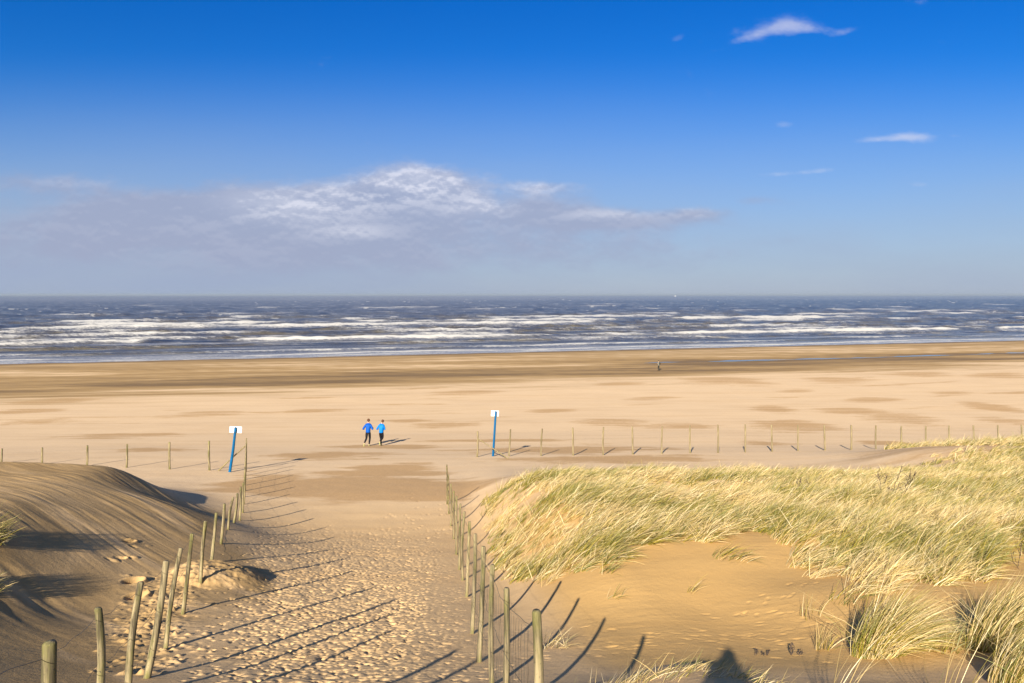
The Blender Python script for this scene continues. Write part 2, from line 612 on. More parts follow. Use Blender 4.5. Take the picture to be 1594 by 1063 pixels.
def build_terrain():
    rows = [-30, -22, -16, -12]
    y = -10.0
    while y < 5:
        rows.append(y)
        y += 0.12
    while y < 240:
        rows.append(y)
        d = float(np.interp(y, _yy, _bb))
        k = 0.5 if y < 17 else 0.8
        y += max(0.013, k * y * y / (d * 739.0))
    while y < 900:
        rows.append(y)
        y += 15
    rows = np.array(rows)
    ti = np.linspace(-0.80, 0.80, 1350)
    to = np.concatenate([np.linspace(0.81, 1.6, 60), np.linspace(1.65, 6, 36)])
    tt = np.concatenate([-to[::-1], ti, to])
    w = np.sqrt(np.maximum(rows, 0) ** 2 + 36)
    yy = np.repeat(rows[:, None], len(tt), 1)
    xx = w[:, None] * tt[None, :]
    z = height(xx, yy)
    z = z + relief_at(xx, yy)
    verts = np.stack([xx, yy, z], -1).reshape(-1, 3)
    ny, nx = xx.shape
    idx = np.arange(ny * nx).reshape(ny, nx)
    faces = np.stack([idx[:-1, :-1], idx[:-1, 1:], idx[1:, 1:], idx[1:, :-1]], -1).reshape(-1, 4)
    o = mesh_obj('ground', verts, faces, M_SAND)
    tag(o, kind='structure')
    # where the sand is bare and compact (patch), wet (also holds the left dune's shade), golden
    s = shore(xx, yy)
    patch = np.full(xx.shape, -1.0)

    def add(*a):
        nonlocal patch
        patch = np.maximum(patch, ell(xx, yy, *a))
    D = Dflat(742)
    add(500, 745, 31.5, 4.4, 3.0)
    add(560, 742, 32.5, 4.6, 3.4)
    add(640, 760, 30.3, 3.6, 2.2)
    add(600, 722, 36, 3.5, 2.0)
    add(420, 735, 33, 2.4, 3.0)
    add(600, 692, 50, 4.6, 1.6)
    add(500, 705, 44, 3.5, 2.4)
    add(880, 695, 48, 6.5, 3.2, .1)
    add(960, 712, 42, 6.0, 2.2, .1)
    add(800, 680, 54, 6.0, 1.0)
    # streaks on the middle beach: (u, v, half width px, half height px)
    for (u, v, hu, hv) in [(955, 657, 65, 7), (1060, 663, 60, 5), (1205, 638, 38, 8), (1240, 665, 70, 9), (1320, 640, 60, 6), (1400, 652, 60, 11), (1540, 633, 35, 10), (1570, 655, 40, 7),
                           (1120, 592, 70, 7), (1160, 594, 45, 6), (1305, 592, 60, 6), (1430, 582, 60, 4), (1555, 584, 60, 4), (720, 612, 60, 4), (960, 598, 40, 3), (690, 662, 60, 4), (640, 655, 40, 3),
                           (300, 647, 70, 3), (330, 642, 50, 2), (60, 656, 60, 5), (180, 678, 90, 4), (40, 640, 50, 5), (480, 640, 60, 3), (1010, 620, 50, 3), (860, 640, 40, 3), (250, 700, 60, 3),
                           (1490, 700, 60, 6), (1380, 690, 40, 4), (80, 625, 60, 5), (1190, 690, 40, 4), (1360, 622, 50, 4), (1240, 608, 40, 3), (1480, 612, 50, 3)]:
        D = Dflat(v, u)
        D2 = Dflat(v - hv, u)
        add(u, v, D, hu / F * D * 1.05, max(.5, (D2 - D) * 1.1), .25 * float(sst(D, 45, 90)))
    for a_ in [(470, 742, 32.0, 4.2, 3.2), (560, 738, 33.0, 4.6, 3.8), (650, 752, 31.0, 3.0, 2.6), (600, 765, 30.0, 4.2, 1.8), (610, 716, 38, 2.6, 2.2), (700, 765, 30.0, 1.6, 1.2)]:
        patch = np.maximum(patch, 1.25 * ell(xx, yy, *a_))
    nzl = fbm(xx / 3.0, yy / 1.3, 80, 4, .6)
    nzb = fbm(xx / 14.0, yy / 5.0, 83, 4, .55)
    patch = patch + 0.55 * nzl * sst(yy, 90, 60) + .45 * nzb
    P = .9 * sst(patch, -.25, .85)
    # shade on the left dune, put in as darker sand colour, streaked with dry sand
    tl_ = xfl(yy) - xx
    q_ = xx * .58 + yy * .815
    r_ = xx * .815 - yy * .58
    dune_shade = np.maximum(sst(tl_, -.6, .6) * sst(yy, 26.5, 22.5), sst(tl_, -1.3, -.3) * sst(yy, 10, 12) * sst(yy, 20, 16))
    dune_shade = np.maximum(dune_shade, sst(tl_, -1.7, -1.0) * sst(yy, 12, 13.3) * sst(yy, 17, 15.5)) * (1.02 - .45 * sst(fbm(q_ / .8, r_ / 6.0, 97, 4, .6), .1, .5))
    # general mottling of the mid beach
    mott = fbm((xx + .8 * yy) / 22.0, s / 3.2, 88, 4, .55)
    P = np.maximum(P, .75 * sst(mott, .28, .62) * sst(s, 58, 72) * sst(s, 135, 110))
    P = np.maximum(P, .55 * sst(xx, 15, 22) * sst(yy, 30, 34) * sst(yy, 44, 40))
    P *= 1 - .35 * sst(yy, 46, 60)
    P *= 1 - sst(yy, 12, 8) * 1
    # trampled path: slightly browner
    P = np.maximum(P, .0 * paths_density(xx, yy) * (0.6 + fbm(xx / .8, yy / .8, 86, 3)))
    P = np.maximum(P, 0)
    # wet sand towards the sea
    wv = s + 7 * fbm(xx / 55.0, s / 12.0, 90, 4, .55)
    leftw = sst(xx, 5, -55)
    wet = .56 * sst(wv, 92 - 16 * leftw, 124) + .22 * sst(wv, 112, 122) * sst(wv, 140, 130) + 0.0
    wet = wet - 0.14 * np.exp(-((wv - 153) / 11.0) ** 2) * (1 - .3 * leftw)
    wet = wet + .6 * sst(s, 172, 179)
    wet = wet + .35 * np.exp(-((s - 137) / 5) ** 2) * sst(xx, 5, 40)
    wet = wet + .30 * fbm(xx / 42.0, s / 2.6, 93, 3, .5) * sst(s, 85, 110) * sst(s, 178, 165)
    wet = np.maximum(wet, .47 * dune_shade)
    wet = np.clip(wet, 0, 1)
    gold = sst(xx - xfr(yy), .3, 2.0) * sst(yy, 26, 18) * sst(yy, 7, 9)
    gold = np.maximum(gold, .5 * sst(yy, 34, 22))
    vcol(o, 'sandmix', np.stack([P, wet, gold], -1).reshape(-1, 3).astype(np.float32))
    return o


build_terrain()


# ------------------------------------------------------------------ sea
def sea_material():
    m, t = mat('sea_water')
    tc = t.n('ShaderNodeTexCoord')
    P = tc.outputs['Object']
    at = t.n('ShaderNodeAttribute', attribute_name='foam')
    r = t.n('ShaderNodeSeparateColor')
    t.put(r.inputs[0], at.outputs['Color'])
    foam, turb, sandy = r.outputs[0], r.outputs[1], r.outputs[2]
    nf = t.noise(t.scale(P, (0.7, 1.6, 1)), 1.0, 7, .72)
    nf2 = t.noise(t.scale(P, (0.06, 0.35, 1)), 1.0, 5, .65, .5)
    fm = t.m('ADD', foam, t.m('ADD', t.m('MULTIPLY', t.m('SUBTRACT', nf, .5), 1.5), t.m('MULTIPLY', t.m('SUBTRACT', nf2, .5), 1.1)))
    fm = t.m('MULTIPLY', t.ss(fm, .24, .90), t.ss(foam, .04, .2))
    lace = t.m('MULTIPLY', t.ss(t.m('ADD', t.m('MULTIPLY', nf2, .6), t.m('MULTIPLY', nf, .5)), .50, .68), t.m('MULTIPLY', turb, .75))
    fm = t.m('MAXIMUM', fm, lace)
    col = t.mix(turb, (0.018, 0.020, 0.028), (0.22, 0.225, 0.26))
    col = t.mix(sandy, col, (0.13, 0.105, 0.05))
    p = t.n('ShaderNodeBsdfPrincipled')
    t.put(p.inputs['Base Color'], col)
    p.inputs['Roughness'].default_value = 0.22
    p.inputs['IOR'].default_value = 1.33
    w1 = t.noise(t.scale(P, (0.10, 0.28, 1)), 1.0, 5, .62)
    w2 = t.noise(t.scale(P, (0.55, 1.3, 1)), 1.0, 5, .6)
    h = t.m('ADD', t.m('MULTIPLY', w1, 2.2), t.m('MULTIPLY', w2, .5))
    t.put(p.inputs['Normal'], t.bump(h, 1.0, 1.0))
    df = t.n('ShaderNodeBsdfDiffuse')
    t.put(df.inputs[0], t.mix(nf, (0.44, 0.43, 0.41), (0.74, 0.72, 0.68)))
    mx = t.n('ShaderNodeMixShader')
    t.put(mx.inputs[0], t.m('MULTIPLY', fm, .92))
    t.put(mx.inputs[1], p.outputs[0])
    t.put(mx.inputs[2], df.outputs[0])
    out = t.n('ShaderNodeOutputMaterial')
    t.put(out.inputs[0], mx.outputs[0])
    return m


def build_sea():
    rows = []
    vp = 14.0 * 739 / 118.0
    y = 118.0
    while y < 1300:
        rows.append(y)
        y += max(0.30, 0.27 * y * y / (14 * 739.0))
    while y < 90000:
        rows.append(y)
        y *= 1.06
    rows.append(90000.0)
    rows = np.array(rows)
    ti = np.linspace(-0.80, 0.80, 860)
    to = np.concatenate([np.linspace(0.82, 1.5, 30), np.linspace(1.6, 6, 20)])
    tt = np.concatenate([-to[::-1], ti, to])
    yy = np.repeat(rows[:, None], len(tt), 1)
    xx = rows[:, None] * tt[None, :]
    s = yy - 0.30 * xx
    z = np.zeros_like(xx)
    foam = np.zeros_like(xx)
    turb = np.zeros_like(xx)
    sandy = np.zeros_like(xx)
    # breakers: distance offshore, height, strength of foam, how patchy, crest thickness
    br = [(189, .22, .85, .1, 1.6), (203, .35, .55, .5, 2.2), (226, .55, .5, .6, 2.5), (247, .8, 1.0, .15, 3.2), (263, .7, .6, .5, 3), (291, .9, .65, .5, 3.5), (318, .9, .55, .7, 3.5),
          (352, 1.0, .8, .35, 4.5), (392, 1.1, .95, .25, 5.5), (440, 1.1, .75, .5, 6), (500, 1.2, .7, .65, 7), (575, 1.2, .65, .7, 8), (680, 1.2, .55, .8, 9), (820, 1.2, .6, .8, 11), (1000, 1.1, .55, .9, 13)]
    for k, (sk, hk, fk, pk, tk) in enumerate(br):
        sc_ = 0.4 + sk / 350.0
        wob = sk * 0.045 * fbm(xx / (70 * sc_), xx * 0 + k * 3.7, 200 + k, 3, .5)
        d = s - (sk - 181) * 1.0 - 181 - wob
        seg = fbm(xx / (48 * sc_), xx * 0 + k * 1.9, 230 + k, 4, .6)
        on = sst(seg, -.65 + .6 * pk, .05 + .6 * pk)
        hmod = .55 + .45 * sst(seg, -.5, .3)
        z += hk * 1.45 * hmod * (1 + .45 * pn(xx / (4.5 * sc_), d / 6.0, 290 + k)) * np.exp(-(np.where(d > 0, d / (tk * 1.7), d / (tk * .8))) ** 2)
        br_w = tk * (1 + .7 * pn(xx / (11 * sc_), d * 0 + k, 260 + k))
        prof = np.where(d > 0, np.exp(-(d / (br_w * .7)) ** 2), np.exp(-(d / (br_w * 1.0)) ** 4))
        foam = np.maximum(foam, min(1.1, fk * 1.12) * on * prof)
        foam = np.maximum(foam, .50 * fk * on * np.where(d > 0, np.exp(-(d / tk) ** 2), np.exp(-(d / (tk * 3.6)) ** 2)) * (.75 + .6 * pn(xx / (7 * sc_), s / 4.0, 280 + k)))
        turb = np.maximum(turb, .8 * on * fk * np.where(d > 0, np.exp(-(d / (tk * 3.2)) ** 2), np.exp(-(d / (tk * 1.6)) ** 2)))
        sandy = np.maximum(sandy, 1.0 * sst(seg, -.5, .1) * np.exp(-((d + tk * 1.2) / (tk * 1.2)) ** 2) * sst(1 - on, .1, .7))
    # swash at the very edge
    ew = 181 + 4.5 * fbm(xx / 30.0, xx * 0, 300, 3, .5)
    foam = np.maximum(foam, .75 * np.exp(-((s - ew - 3) / 2.6) ** 2) * sst(fbm(xx / 22, s / 6, 303, 3), -.5, .3))
    turb = np.maximum(turb, .9 * sst(s, 205, 186))
    tb = fbm(xx / 60.0, s / 7.0, 310, 4, .6)
    turb = np.maximum(turb, .8 * sst(tb, -.05, .5) * sst(s, 620, 260))
    # whitecaps further out
    wc = fbm(xx / 26.0, s / 7.0, 320, 3, .6) + .25 * pn(xx / 200., s / 120., 322)
    turb = np.maximum(turb, .08 + .35 * sst(fbm(xx / 17., s / 5., 351, 3, .6), .0, .6))
    foam = np.maximum(foam, .75 * sst(wc, .42, .70) * sst(s, 380, 520) * sst(s, 5000, 1500))
    out = sst(s, 225, 400)
    z += out * sst(s, 2500, 900) * (.45 * fbm(xx / 40.0, s / 13.0, 330, 3, .5))
    z += .05 * pn(xx / 5., s / 2.5, 340) * sst(s, 900, 500)
    z = z * sst(s, 176, 215) + 0.02
    sandy *= sst(s, 700, 400)
    turb = np.maximum(turb, .35 * sst(s, 900, 2600))
    ny, nx = xx.shape
    idx = np.arange(ny * nx).reshape(ny, nx)
    faces = np.stack([idx[:-1, :-1], idx[:-1, 1:], idx[1:, 1:], idx[1:, :-1]], -1).reshape(-1, 4)
    o = mesh_obj('sea', np.stack([xx, yy, z], -1).reshape(-1, 3), faces, sea_material())
    tag(o, kind='structure')
    vcol(o, 'foam', np.stack([foam, turb, sandy], -1).reshape(-1, 3).astype(np.float32))

    # shallow water left in the runnel on the beach, right of the walker
    m, t = mat('runnel_water')
    tc = t.n('ShaderNodeTexCoord')
    p = t.n('ShaderNodeBsdfPrincipled')
    p.inputs['Base Color'].default_value = (.10, .085, .07, 1)
    p.inputs['Roughness'].default_value = .12
    t.put(p.inputs['Normal'], t.bump(t.noise(tc.outputs['Object'], 2.5, 4, .6), .1, .05))
    ou = t.n('ShaderNodeOutputMaterial')
    t.put(ou.inputs[0], p.outputs[0])
    xs = np.linspace(26, 150, 260)
    rows_ = []
    for e in np.linspace(-1, 1, 7):
        sx = 137 + 2.5 * pn(xs / 35, xs * 0 + 1.5, 31)
        wd = 1.5 * np.clip(.5 + 1.6 * pn(xs / 9.0, xs * 0, 401) + .5 * pn(xs / 2.5, xs * 0, 402), .06, 1.5)
        rows_.append(np.stack([xs, sx + 0.30 * xs + e * wd + .8 * pn(xs / 4., xs * 0 + 2, 403), xs * 0], -1))
    g = np.stack(rows_)
    g[..., 2] = height(g[..., 0], g[..., 1]).min(axis=0)[None, :] * 0 + (height(g[..., 0], g[..., 1]) + .03)
    n0, n1 = g.shape[:2]
    idx = np.arange(n0 * n1).reshape(n0, n1)
    faces = np.stack([idx[:-1, :-1], idx[:-1, 1:], idx[1:, 1:], idx[1:, :-1]], -1).reshape(-1, 4)
    tag(mesh_obj('runnel_water', g.reshape(-1, 3), faces, m), kind='structure')


build_sea()


# ------------------------------------------------------------------ wood, paint
def wood_material(name, c1, c2, lichen, amount=.45):
    m, t = mat(name)
    tc = t.n('ShaderNodeTexCoord')
    P = tc.outputs['Object']
    g = t.noise(t.scale(P, (26, 26, 1.6)), 1.0, 6, .65)
    b = t.noise(t.scale(P, (9, 9, 2.5)), 1.0, 4, .6)
    k = t.noise(P, 40, 3, .6)
    col = t.mix(t.ss(g, .36, .64), c1, c2)
    col = t.mix(t.m('MULTIPLY', t.ss(b, .62 - amount * .3, .75), .8), col, lichen)
    col = t.mix(t.ss(k, .62, .72), col, (0.06, 0.05, 0.035))
    geo = t.n('ShaderNodeObjectInfo')
    col = t.mix(t.m('MULTIPLY', geo.outputs['Random'], .35), col, t.mix(1.0, col, (.55, .55, .5), 'MULTIPLY'))
    p = t.n('ShaderNodeBsdfPrincipled')
    t.put(p.inputs['Base Color'], col)
    p.inputs['Roughness'].default_value = .9
    t.put(p.inputs['Normal'], t.bump(g, .7, .008))
    o = t.n('ShaderNodeOutputMaterial')
    t.put(o.inputs[0], p.outputs[0])
    return m


M_POST = wood_material('weathered_post', (.075, .058, .033), (.36, .29, .16), (.15, .15, .02), .65)
M_POSTL = wood_material('bleached_post', (.15, .115, .06), (.34, .27, .15), (.2, .17, .04), .45)
M_WIRE = simple('galvanised_wire', (.13, .12, .10), .6, .4, 60, .3)
M_BLUE = simple('blue_paint', (.003, .10, .25), .45, .3, 9)
M_WHITE = simple('white_board', (.83, .84, .86), .4, .05, 5)


def post_mesh(base, top, r, mt, name='post', parent=None, origin=Vector((0, 0, 0)), under=.35):
    """round split-wood pole from base to top, both world points"""
    base = Vector(base)
    top = Vector(top)
    ax = (top - base)
    L = ax.length
    q = ax.to_track_quat('Z', 'X')
    N, K = 12, 9
    vs = []
    ph = random.uniform(0, 6)
    bx, by = random.gauss(0, .012), random.gauss(0, .012)
    flat = random.uniform(.86, .97)
    for k in range(K + 2):
        if k <= K:
            h = -under + (L + under) * k / K
            rr = r * (1.08 - .16 * max(0, h) / L)
            if k == K:
                h -= .012
        else:
            h = L
            rr = r * .72
        s = math.sin(math.pi * min(1, max(0, h / L)))
        for i in range(N):
            a = 2 * math.pi * i / N
            ri = rr * (1 + .07 * math.sin(3 * a + ph + h * 2) + random.gauss(0, .02)) * (flat if math.cos(a - ph) > .3 else 1)
            vs.append(Vector((ri * math.cos(a) + bx * s, ri * math.sin(a) + by * s, h)))
    fs = []
    for k in range(K + 1):
        for i in range(N):
            j = (i + 1) % N
            fs.append((k * N + i, k * N + j, (k + 1) * N + j, (k + 1) * N + i))
    bm = bmesh.new()
    bv = [bm.verts.new(q @ v) for v in vs]
    for f in fs:
        bm.faces.new([bv[i] for i in f])
    bm.faces.new(bv[-N:])
    o = bm_obj(name, bm, mt, parent, True, base - origin)
    return o


def wire_mesh(pts, r, sag=.015, origin=Vector((0, 0, 0)), bm=None, wig=.008):
    own = bm is None
    if own:
        bm = bmesh.new()
    prev = None
    fine = []
    for a, b in zip(pts[:-1], pts[1:]):
        for k in range(6):
            t = k / 6
            p = a.lerp(b, t)
            p.z -= sag * 4 * t * (1 - t)
            p += Vector((random.gauss(0, wig), 0, random.gauss(0, wig)))
            fine.append(p)
    fine.append(pts[-1].copy())
    for i, p in enumerate(fine):
        d = (fine[min(i + 1, len(fine) - 1)] - fine[max(i - 1, 0)])
        if d.length < 1e-6:
            d = Vector((0, 1, 0))
        d.normalize()
        s = d.cross(Vector((0, 0, 1))).normalized()
        u = s.cross(d)
        ring = [bm.verts.new(p - origin + (s * math.cos(a) + u * math.sin(a)) * r) for a in (0, 2.094, 4.189)]
        if prev:
            for k in range(3):
                bm.faces.new((prev[k], prev[(k + 1) % 3], ring[(k + 1) % 3], ring[k]))
        prev = ring
    return bm


def fence(name, label, posts, mt, r, heights=(.9, .55, .2), wire_r=.0022, nwires=None, netting=None):
    """posts: list of (D, u_base, top (u, v), lowest z or None)"""
    P = []
    for (D, ub, ut, vt, Dt) in posts:
        x = X(ub, D)
        b = Vector((x, D, hz(x, D)))
        t_ = Vector((X(ut, Dt), Dt, CAMZ - DEP(vt, Dt)))
        P.append((b, t_))
    org = P[0][0].copy()
    e = empty(name, org)
    tag(e, label, 'fence')
    for i, (b, t_) in enumerate(P):
        post_mesh(b, t_, r * random.uniform(.92, 1.1), mt, 'post', e, org)
    for h in heights:
        pts = []
        for b, t_ in P:
            L = t_.z - max(b.z, t_.z - 1.5)
            k = 1 - (1 - h) * 1.0
            q = t_.lerp(b, min(.97, (1 - h) * 1.35 / max(.3, (t_ - b).length)))
            pts.append(q + Vector((-r * .9, 0, 0)))
        bm = wire_mesh(pts, wire_r, .02, org)
        bm_obj('wire', bm, M_WIRE, e)
    if netting:
        i0, i1 = netting
        bm = bmesh.new()
        for a in range(i0, i1):
            (b0, t0), (b1, t1) = P[a], P[a + 1]
            L = (b1 - b0).length
            nv = max(2, int(L / .16))
            for k in range(1, nv):
                f = k / nv
                lo = b0.lerp(b1, f)
                hi = t0.lerp(t1, f)
                x_, y_ = lo.x, lo.y
                zb = hz(x_, y_)
                p0 = Vector((x_ - r, y_, zb + .02))
                p1 = Vector((hi.x - r, hi.y, hi.z - .14))
                wire_mesh([p0, p1], wire_r * .5, 0, org, bm, .004)
        bm_obj('netting', bm, M_WIRE, e)
    return e, P, org


# right path fence, near to far: (D, u of base, u top, v top, D of top)
RF = [(4.4, 832, 835, 949.7, 4.4), (6.15, 786, 788.7, 915, 6.15), (7.7, 765, 766.8, 879, 7.7), (9.1, 746, 752.3, 850.5, 9.1), (10.9, 734.5, 740, 831, 10.9), (14.0, 726, 731, 812, 13.9),
      (15.9, 720, 723, 796.4, 15.9), (17.25, 714.5, 716.5, 784, 17.25), (19.4, 710, 710.8, 772, 19.4), (22.0, 706, 706.5, 764, 22.0), (24.0, 701.5, 702, 753, 24), (26.0, 698.5, 698, 739, 25.5), (27.6, 696, 695.3, 723.5, 27)]
fence('wire_fence', 'weathered pole and wire fence on the right side of the sandy path', RF, M_POST, .029, (.93, .62, .33), .0022, netting=(0, 4))
LF = [(2.9, -120, -95, 1030, 2.9), (3.9, 70, 78, 998.6, 3.9), (5.9, 147, 152.3, 946, 5.9), (7.0, 199, 219.5, 905.7, 7.1), (8.0, 229, 258.6, 873, 8.15), (9.6, 258, 281.5, 853, 9.75), (11.7, 284.5, 299, 830.6, 11.8), (13.6, 312, 320, 811, 13.6),
      (15.5, 329, 337, 798, 15.5), (17.4, 344, 349.5, 784, 17.4), (19.3, 355, 363, 773.7, 19.4), (21.2, 364, 369.7, 768, 21.2), (23.1, 373, 374.6, 757.8, 23.1), (25.0, 378, 379, 751, 25.0), (27.0, 379.5, 381, 743, 27), (28.8, 380.5, 381.5, 727, 28.5),
      (30.5, 381.5, 382, 718, 30.3), (32.2, 381.5, 382.4, 709, 32), (34.0, 382, 382.7, 699, 33.8), (35.2, 382.5, 383, 691, 35), (36.6, 383, 383.5, 682, 36.5)]
eL, PL, oL = fence('wire_fence', 'leaning pole and wire fence on the left side of the path, half buried in sand', LF, M_POST, .034, (.93, .62, .33), .0022)

# the far row that closes the beach side of the dunes, right part
row = [(742.5, 710.5, 743.5, 671), (792, 710, 794.5, 668), (842, 708, 844, 667), (892, 706, 891.5, 665.5), (939, 704.5, 939.5, 664.5), (985, 702.5, 984, 663.5), (1030, 701, 1031, 663), (1074, 699.5, 1074, 662), (1117.5, 699, 1117.5, 661), (1160, 698, 1160, 660.5),
       (1202, 698, 1201, 661), (1242, 697, 1242, 661), (1284, 697, 1283, 661.5), (1325, 696.5, 1325, 661.5), (1363.5, 696, 1363.5, 662), (1404, 696.5, 1403, 663), (1442, 697, 1441, 663), (1478, 698, 1477, 662), (1516, 697, 1515, 662), (1554, 696, 1553, 661.5), (1592, 695, 1590, 661), (1630, 694, 1629, 661), (1668, 693, 1667, 660)]
RR = []
for (ub, vb, ut, vt) in row:
    D = None
    ys = np.linspace(30, 60, 1200)
    xs = X(ub, ys)
    zz = CAMZ - height(xs, ys, False)
    vv = 459 + zz / ys * F
    # distance chosen from the height of the pole, then checked against the ground
    D = 43.0 + (ub - 742) / 850.0 * 5.0
    zt = CAMZ - DEP(vt, D)
    RR.append((D, ub, ut, vt, D))
M_FAR = M_POSTL
eR, PR, oR = fence('wire_fence', 'long row of thin poles across the beach behind the grassy dune', RR, M_FAR, .050, (.85, .5), .0015)
b0, t0 = PR[0]
post_mesh((X(790, 42.0), 42.0, hz(X(790, 42), 42.0) + .02), t0.lerp(b0, .28), .03, M_POSTL, 'brace', eR, oR, .05)
LR = [(40.5, -60, -59, 700, 40.5), (40.0, 2, 3, 698, 40), (39.6, 65.5, 66, 696.5, 39.6), (39.0, 135.5, 136, 693, 39), (38.4, 197, 198, 691, 38.4), (37.6, 264, 264, 688, 37.6), (37.0, 326, 325.5, 686, 37)]
eB, PB, oB = fence('wire_fence', 'short row of poles behind the bare dune on the left', LR, M_POST, .050, (.85, .5), .0015)
t1 = PL[-1][1]
post_mesh((X(340, 36.9), 36.9, hz(X(340, 36.9), 36.9)), PL[-1][1].lerp(PL[-1][0], .2), .035, M_POSTL, 'brace', eL, oL, .05)


def sign(label, ub, ut, vt, D, bw, bh, boff):
    x = X(ub, D)
    b = Vector((x, D, hz(x, D)))
    t_ = Vector((X(ut, D), D, CAMZ - DEP(vt, D)))
    e = empty('beach_sign', b)
    tag(e, label, 'sign')
    ax = (t_ - b).normalized()
    post_mesh(b, t_, .068, M_BLUE, 'post', e, b, .4)
    bm = bmesh.new()
    bmesh.ops.create_cube(bm, size=1)
    bmesh.ops.scale(bm, vec=(bw, .022, bh), verts=bm.verts)
    bmesh.ops.bevel(bm, geom=bm.edges[:], offset=.006, segments=2, affect='EDGES')
    c = t_ - ax * (bh * .5 - .02) + Vector((boff, .085, 0))
    o = bm_obj('board', bm, M_WHITE, e, False, c - b)
    o.rotation_euler = (0, .04, 0)
    for dz in (-.12, .12):
        bm = bmesh.new()
        m_ = Matrix.Translation((0, -.085, dz)) @ Matrix.Rotation(math.radians(90), 4, 'X')
        bmesh.ops.create_cone(bm, cap_ends=True, segments=8, radius1=.018, radius2=.018, depth=.17, matrix=m_)
        bm_obj('bolt', bm, M_WIRE, o, True)
    return e


sign('leaning blue post with white board, left of the path by the tall corner pole', 357.5, 366.5, 665, 36.4, .60, .31, 0)
sign('leaning blue post with white board, right of the path beside the far pole row', 767.5, 772, 640, 43.4, .45, .33, -.05)


# ------------------------------------------------------------------ grass
def grass_material():
    m, t = mat('marram_grass')
    at = t.n('ShaderNodeAttribute', attribute_name='blade')
    df = t.n('ShaderNodeBsdfDiffuse')
    t.put(df.inputs[0], at.outputs['Color'])
    tr = t.n('ShaderNodeBsdfTranslucent')
    t.put(tr.inputs[0], at.outputs['Color'])
    gl = t.n('ShaderNodeBsdfGlossy')
    gl.inputs['Roughness'].default_value = .45
    gl.inputs['Color'].default_value = (.9, .88, .8, 1)
    mx = t.n('ShaderNodeMixShader')
    mx.inputs[0].default_value = .3
    t.put(mx.inputs[1], df.outputs[0])
    t.put(mx.inputs[2], tr.outputs[0])
    m2 = t.n('ShaderNodeMixShader')
    m2.inputs[0].default_value = .03
    t.put(m2.inputs[1], mx.outputs[0])
    t.put(m2.inputs[2], gl.outputs[0])
    o = t.n('ShaderNodeOutputMaterial')
    t.put(o.inputs[0], m2.outputs[0])
    return m


M_GRASS = grass_material()
STRAW = np.array([.68, .50, .20])
PALE = np.array([.92, .76, .44])
GREEN = np.array([.16, .165, .005])
BLUEG = np.array([.20, .22, .045])
OLIVE = np.array([.38, .30, .02])


def blades(name, roots, length, az, th0, th1, width, col, parent=None, origin=(0, 0, 0), K=4):
    N = len(roots)
    t = np.linspace(0, 1, K + 1)
    P = np.zeros((N, K + 1, 3))
    P[:, 0] = roots
    T = np.zeros((N, K + 1, 3))
    dirx, diry = np.cos(az), np.sin(az)
    for k in range(K + 1):
        th = th0 + (th1 - th0) * t[k] ** 0.8
        tv = np.stack([np.sin(th) * dirx, np.sin(th) * diry, np.cos(th)], -1)
        T[:, k] = tv
        if k:
            P[:, k] = P[:, k - 1] + (T[:, k] + T[:, k - 1]) * .5 * (length / K)[:, None]
    side = np.stack([-diry, dirx, np.zeros(N)], -1)
    ph = rng.uniform(0, math.pi, N)
    nrm = np.cross(T, side[:, None, :])
    wv = side[:, None, :] * np.cos(ph)[:, None, None] + nrm * np.sin(ph)[:, None, None]
    wp = np.array([1.0, 1.0, .85, .6, .12]) if K == 4 else np.linspace(1, .15, K + 1)
    off = wv * (width[:, None] * .5 * wp[None, :])[..., None]
    V = np.stack([P - off, P + off], 2).reshape(-1, 3) - np.array(origin)
    base = (np.arange(N) * (K + 1) * 2)[:, None] + (np.arange(K) * 2)[None, :]
    F_ = np.stack([base, base + 1, base + 3, base + 2], -1).reshape(-1, 4)
    o = mesh_obj(name, V, F_, M_GRASS, parent, True, origin)
    cc = np.repeat(col[:, None, :], K + 1, 1)
    tip = np.repeat(t[None, :], N, 0)[..., None]
    cc = cc * (1 - .0 * tip) + (PALE[None, None] - cc) * (.22 * tip ** 2)
    cc = np.repeat(cc[:, :, None, :], 2, 2).reshape(-1, 3)
    vcol(o, 'blade', np.clip(cc, 0, 1).astype(np.float32))
    return o


def pick_colors(n, straw, x, y):
    """straw: 0..1 chance of a dead blade for every blade"""
    r = rng.uniform(0, 1, n)
    c = np.where((r < straw)[:, None], STRAW, GREEN)
    r2 = rng.uniform(0, 1, n)
    c = np.where(((r >= straw) & (r2 < .45))[:, None], OLIVE, c)
    c = np.where(((r >= straw) & (r2 > .70))[:, None], BLUEG, c)
    c = np.where(((r < straw) & (r2 < .3))[:, None], PALE, c)
    return c * rng.uniform(.5, 1.12, n)[:, None]


# ground area covered with marram, outlined on the dune
LOW = [(745, 770), (752, 800), (760, 850), (768, 893), (800, 905), (850, 908), (890, 892), (925, 888), (960, 872), (985, 858), (1010, 850), (1040, 836), (1075, 845), (1100, 848), (1130, 830), (1190, 828), (1225, 850), (1245, 895), (1270, 902), (1300, 880),
       (1318, 905), (1335, 928), (1370, 925), (1400, 912), (1440, 918), (1475, 905), (1520, 905), (1545, 850), (1560, 835), (1594, 868), (1700, 900)]
lu = np.array([p[0] for p in LOW], float)
lv = np.array([p[1] for p in LOW], float)


